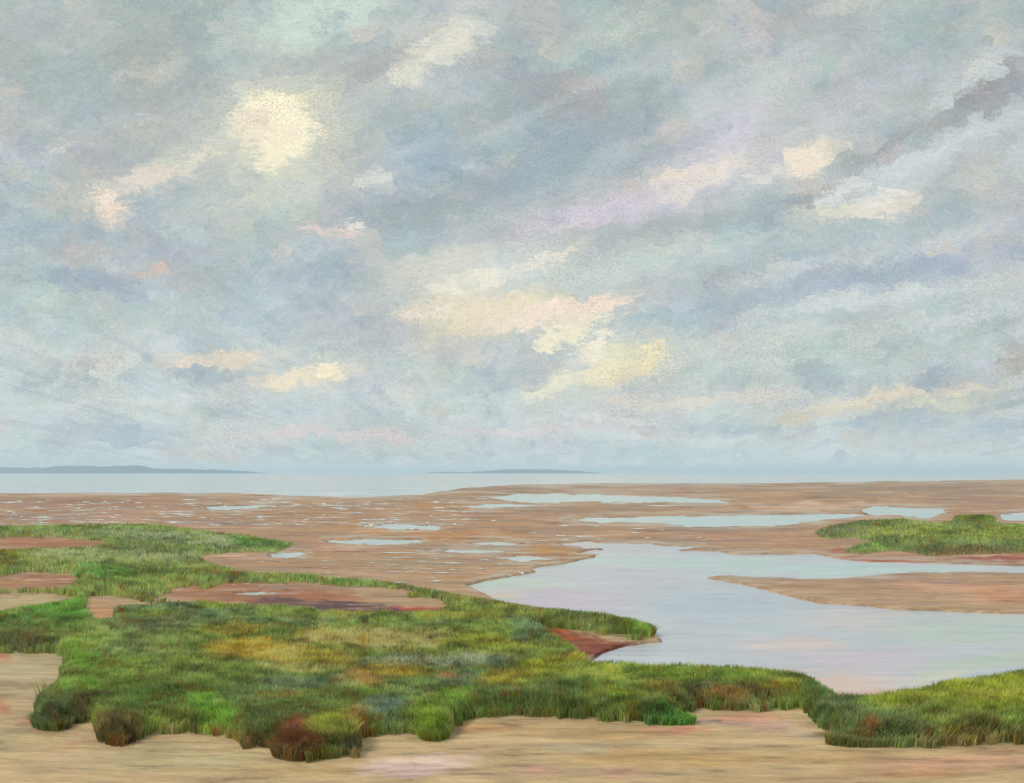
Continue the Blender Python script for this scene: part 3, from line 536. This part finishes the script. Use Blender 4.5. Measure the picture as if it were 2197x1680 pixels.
PL = {'long': 'long pale mint pool left of the grassy island at right', 'far': 'farthest thin pool near the middle of the flats', 'inlet': 'small pool touching the top of the right grass island',
      'edge': 'pale pool at the right edge behind the grass island', 'wet': 'shallow greenish pool just above the wide creek', 'link': 'shallow wet arm joining the upper pools to the wide creek', 'streak1': 'thin cream puddle on the orange brown middle flat',
      'streak2': 'bluish streak of water beyond the left spit tip', 'streak3': 'little white puddle under the tip of the left grass bank', 'streak4': 'bright white sliver of water on the left flats',
      'streak5': 'thin puddle line left of the farthest pool', 'streak6': 'narrow water line between the left bank and the creek', 'streak7': 'small pale puddle right of the bluish streak',
      'streak8': 'glinting wet streak along the top of the red mud', 'streak9': 'small puddle beside the near end of the greenish pool'}
for i, (nm, q) in enumerate(POOLS):
    if nm in ('link', 'wet'): continue          # these two join the creek and share its surface
    sheet('tide_pool' if len(q) > 6 and not nm.startswith('s') else 'puddle', wpoly(q, 3), 0.012 + .003 * (i % 3), M_far, PL[nm])

# wet gleams: slivers of standing water in the furrows, their glint painted near white
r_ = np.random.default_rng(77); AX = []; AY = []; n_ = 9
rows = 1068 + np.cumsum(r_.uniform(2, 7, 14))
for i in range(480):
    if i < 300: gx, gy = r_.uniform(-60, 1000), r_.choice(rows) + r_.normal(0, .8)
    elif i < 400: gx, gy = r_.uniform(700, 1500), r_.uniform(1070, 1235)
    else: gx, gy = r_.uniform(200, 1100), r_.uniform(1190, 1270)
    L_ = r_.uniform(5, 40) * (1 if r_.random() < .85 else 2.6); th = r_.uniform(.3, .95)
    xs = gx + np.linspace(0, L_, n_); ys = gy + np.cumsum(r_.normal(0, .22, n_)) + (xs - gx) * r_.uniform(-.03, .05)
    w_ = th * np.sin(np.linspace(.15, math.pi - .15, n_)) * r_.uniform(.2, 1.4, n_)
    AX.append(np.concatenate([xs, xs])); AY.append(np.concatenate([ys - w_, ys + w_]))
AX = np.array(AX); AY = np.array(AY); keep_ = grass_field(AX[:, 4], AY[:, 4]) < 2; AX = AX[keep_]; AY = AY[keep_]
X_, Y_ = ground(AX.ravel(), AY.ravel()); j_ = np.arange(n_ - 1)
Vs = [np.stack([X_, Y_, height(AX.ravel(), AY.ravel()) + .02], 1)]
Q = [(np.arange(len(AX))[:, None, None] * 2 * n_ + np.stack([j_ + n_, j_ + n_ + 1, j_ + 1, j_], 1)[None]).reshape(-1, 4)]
tag(mesh_obj('wet_gleam', np.concatenate(Vs), [np.concatenate(Q)], None, M_gleam), 'thin slivers of water with painted white glints in the furrows of the brown flats', kind='stuff')

# ------------------------------------------------------------------ islands on the horizon
def island(pts, Yd, depth, label, n=160):
    xs = [p[0] for p in pts]; hs = [p[1] for p in pts]
    px_ = np.linspace(xs[0], xs[-1], n); h = np.interp(px_, xs, hs)
    h = np.maximum(h * (1 + .6 * (fbm(px_ / 12, px_ * 0, 51) - .5)) , 0)
    x_ = (px_ - CX) / F * Yd; rows = []
    for j, (t, s_) in enumerate([(-1, -.05), (-.7, .45), (-.35, .85), (0, 1), (.4, .8), (.8, .3), (1, -.05)]):
        jit = 1 + .25 * (fbm(px_ / 9, px_ * 0 + j * 3, 55) - .5) if abs(s_) < .99 else 1
        rows.append(np.stack([x_, Yd + depth * t + 0 * x_, np.where(s_ < 0, -1.5, h * s_ * jit / F * Yd + .5)], 1))
    V = np.concatenate(rows); m = len(rows); I = np.arange(m * n).reshape(m, n)
    q = np.stack([I[:-1, :-1], I[:-1, 1:], I[1:, 1:], I[1:, :-1]], -1).reshape(-1, 4)
    return tag(mesh_obj('distant_island', V, [q], None, M_isle, True), label, 'island')
island([(-700, 5), (-200, 11), (0, 12), (90, 12), (160, 17), (300, 16), (340, 10), (480, 7), (530, 4), (560, 0)], 6500, 300, 'long low blue island on the horizon at the left')
island([(905, 0), (940, 3), (1000, 2), (1040, 5), (1100, 8), (1180, 8), (1240, 5), (1270, 2), (1300, 0)], 7500, 250, 'small low blue island on the horizon near the middle')

# ------------------------------------------------------------------ grass
def blades(px, py, hscale=1.0, lean=.5, dens=1.0, seed=1, tint=None, wmul=1.0, spread=None, base_h=None):
    """arrays of bent, tapering blades standing on the ground at px, py"""
    r = np.random.default_rng(seed); n = len(px)
    z0 = height(px, py) if base_h is None else base_h
    x0, y0 = ground(px, py)
    dist = y0
    ln = (0.17 + .22 * fbm(x0 / 1.3, y0 / 1.6, 61) ** 1.2 + .10 * r.random(n)) * hscale * .72
    wd = np.maximum(.010, dist / 1000 * .75) * (.7 + .7 * r.random(n)) * wmul
    a = r.random(n) * 2 * np.pi
    lx = np.cos(a) * lean * ln * r.random(n) + (fbm(x0 / 2, y0 / 3, 66) - .45) * ln * .9; ly = np.sin(a) * lean * ln * r.random(n)
    fa = r.normal(0, .7, n); dxw, dyw = np.cos(fa) * wd / 2, np.sin(fa) * wd / 2
    b0 = np.stack([x0 - dxw, y0 - dyw, z0 - .02], 1); b1 = np.stack([x0 + dxw, y0 + dyw, z0 - .02], 1)
    m0 = np.stack([x0 + lx * .35 - dxw * .8, y0 + ly * .35 - dyw * .8, z0 + ln * .6], 1); m1 = m0 + np.stack([dxw * 1.6, dyw * 1.6, 0 * dxw], 1)
    tp = np.stack([x0 + lx, y0 + ly, z0 + ln * (1 - .25 * r.random(n))], 1)
    V = np.stack([b0, b1, m1, m0, tp], 1).reshape(-1, 3)
    if tint is None:
        c = paint(px + r.normal(0, 5, n), py + r.normal(0, 2.5, n), gradc(py, GRASS_STOPS), GRASS_BLOBS, 12, 9) * ALB_GRASS
    else: c = (np.tile(lin(tint), (n, 1)) * .6 + .4 * paint(px, py, gradc(py, GRASS_STOPS), GRASS_BLOBS, 12, 9)) * ALB_GRASS
    c = c * .78 + c.mean(1)[:, None] * .22 * np.array([1.3, 1.08, .7])
    c = c * np.array([1.03, 1.03, .92])
    pick = r.random(n); strand = fbm(px / 28, py / 5, 71)
    c = c * (.66 + .70 * r.random(n) ** 1.3 + 1.7 * (strand - .5)).clip(.25)[:, None]
    f = ((pick < .10) * .5)[:, None]; c = c * (1 - f) + lin((188, 170, 96)) * f            # straw
    f = ((pick > .95) * .5)[:, None]; c = c * (1 - f) + lin((150, 84, 54)) * f             # rusty stems
    f = ((pick > .80) & (pick < .9))[:, None] * .35; c = c * (1 - f) + lin((126, 150, 132)) * f   # blue green
    dab = fbm(px / 46, py / 4.5, 131); f = np.clip((dab - .62) * 7, 0, .6)[:, None]; c = c * (1 - f) + lin((196, 188, 132)) * f
    dab = fbm(px / 30, py / 8, 137); f = np.clip((dab - .64) * 7, 0, .6)[:, None]; c = c * (1 - f) + lin((170, 150, 50)) * f
    f = np.clip((.34 - dab) * 6, 0, .55)[:, None]; c = c * (1 - f) + lin((82, 92, 66)) * f
    dab = fbm(px / 70, py / 16, 141, 3); c = c * (1 + 1.1 * (dab - .5)).clip(.5, 1.5)[:, None]
    dab = fbm(px / 20, py / 7, 147); f = np.clip((dab - .70) * 8, 0, .6)[:, None]; c = c * (1 - f) + lin((178, 92, 50)) * f
    CC = np.repeat(np.clip(c, 0.003, .8), 5, 0)
    I = np.arange(n)[:, None] * 5
    return V, [I + np.array([[0, 1, 2, 3]]), I + np.array([[3, 2, 4]])], CC
def sample(box, n, seed, cond):
    r = np.random.default_rng(seed); x_ = r.uniform(box[0], box[2], n); y_ = r.uniform(box[1], box[3], n)
    rag = (fbm(x_ / 16, y_ / 7, 81) - .5) * 12 * np.clip((y_ - 1080) / 250, .3, 1)
    d = grass_field(x_, y_) + rag; k_ = (d > 0) & cond(x_, y_)
    # thin, worn places
    k_ &= (fbm(x_ / 60, y_ / 14, 91) > .30) | (d < 5) | (r.random(n) < .4)
    return x_[k_], y_[k_]
ZONES = [
 ((-500, 1105, 660, 1252), 60000, lambda x, y: y < 1236 - 0 * x, 'far left bank of grey green grass reaching into the brown flat', 2),
 ((-300, 1236, 1420, 1400), 130000, lambda x, y: (y >= 1236) & (y < np.interp(x, [0, 330, 950, 1100, 1420], [1330, 1312, 1318, 1352, 1378])), 'thin grassy spit pointing right into the lilac creek', 3),
 ((-300, 1300, 1300, 1660), 330000, lambda x, y: (y >= np.interp(x, [0, 330, 950, 1100, 1420], [1330, 1312, 1318, 1352, 1378])), 'large meadow of green and ochre grass at the lower left', 4),
 ((1300, 1378, 1760, 1660), 95000, lambda x, y: x < 2000, 'green grass bank below the creek in the middle foreground', 5),
 ((1760, 1400, 2700, 1660), 120000, lambda x, y: y > 1378, 'bright olive grass mound in the lower right corner', 6),
 ((1700, 1090, 2700, 1205), 40000, lambda x, y: x > 0, 'isolated dark green grass island at right beyond the creek', 7)]
for box, n, cond, lab, sd in ZONES:
    gx, gy = sample(box, n, sd, cond)
    V, Fc, CC = blades(gx, gy, seed=sd)
    tag(mesh_obj('marsh_grass', V, Fc, CC, M_grass), lab, 'marsh grass', kind='stuff')

def tuft(x_, y_, rx, ry, n, hs, tint, label, lean=1.1, name='grass_tuft', seed=0):
    r = np.random.default_rng(int(x_) + seed)
    q = np.sqrt(r.random(n)); a = r.random(n) * 2 * np.pi
    px_ = x_ + q * np.cos(a) * rx; py_ = y_ + q * np.sin(a) * ry
    V, Fc, CC = blades(px_, py_, hs, lean, seed=int(x_), tint=tint)
    bx, by = ground(x_, y_); V = V - np.array([bx, by, 0])
    o = mesh_obj(name, V, Fc, CC, M_grass); o.location = (bx, by, 0)
    return tag(o, label, 'grass tuft', 'grass tufts round the marsh banks')
tuft(92, 1500, 16, 5, 26, 1.6, (110, 120, 52), 'sparse tuft of thin tall blades on sand at the left edge of the meadow')
tuft(135, 1345, 60, 16, 2600, 1.25, (78, 130, 46), 'dense bright green clump beside the pale sand at the far left')
tuft(640, 1632, 56, 14, 2400, 1.0, (122, 62, 42), 'rusty red clump at the lowest point of the meadow edge')
tuft(716, 1612, 50, 20, 2600, 1.15, (118, 132, 38), 'rounded yellow green clump right of the rusty one')
tuft(762, 1638, 12, 4, 60, .8, (112, 60, 40), 'tiny brown stub of stems on sand under the yellow green clump')
tuft(930, 1592, 34, 12, 1500, 1.0, (104, 132, 40), 'small round green tuft jutting onto the sand near the middle')
tuft(1444, 1562, 50, 6, 900, .8, (62, 118, 46), 'dark green pointed tuft low on the peach sand')
tuft(112, 1566, 44, 14, 1700, 1.0, (76, 98, 58), 'dark clump at the lower left corner of the meadow')
tuft(1860, 1606, 90, 9, 1900, .9, (88, 106, 60), 'grey green fringe clump at the foot of the olive mound')
tuft(1375, 1366, 30, 9, 1300, 1.1, (96, 130, 46), 'bright green clump at the tip of the spit in the creek')
tuft(2092, 1116, 44, 4, 1300, 1.6, (92, 116, 46), 'raised square clump on the back of the right island', seed=5)

# ------------------------------------------------------------------ sea air
hz = bpy.data.meshes.new('haze')
x0, x1, y0, y1, z0, z1 = -30000, 30000, -400, 32000, -3.2, 75
v8 = [(x, y, z) for z in (z0, z1) for (x, y) in ((x0, y0), (x1, y0), (x1, y1), (x0, y1))]
hz.from_pydata(v8, [], [(0, 3, 2, 1), (4, 5, 6, 7), (0, 1, 5, 4), (1, 2, 6, 5), (2, 3, 7, 6), (3, 0, 4, 7)])
M_h, k = new_mat('sea_haze')
vol = k.n('ShaderNodeVolumePrincipled', ins={'Color': (.74, .89, 1, 1), 'Density': 1.5e-4, 'Anisotropy': .2})
k.n('ShaderNodeOutputMaterial', ins={1: vol.outputs[0]})
hz.materials.append(M_h); ho = bpy.data.objects.new('haze', hz); COL.objects.link(ho)
tag(ho, 'thin pale sea haze over the marsh', kind='stuff')
S.cycles.volume_bounces = 1; S.cycles.max_bounces = 5; S.cycles.diffuse_bounces = 3
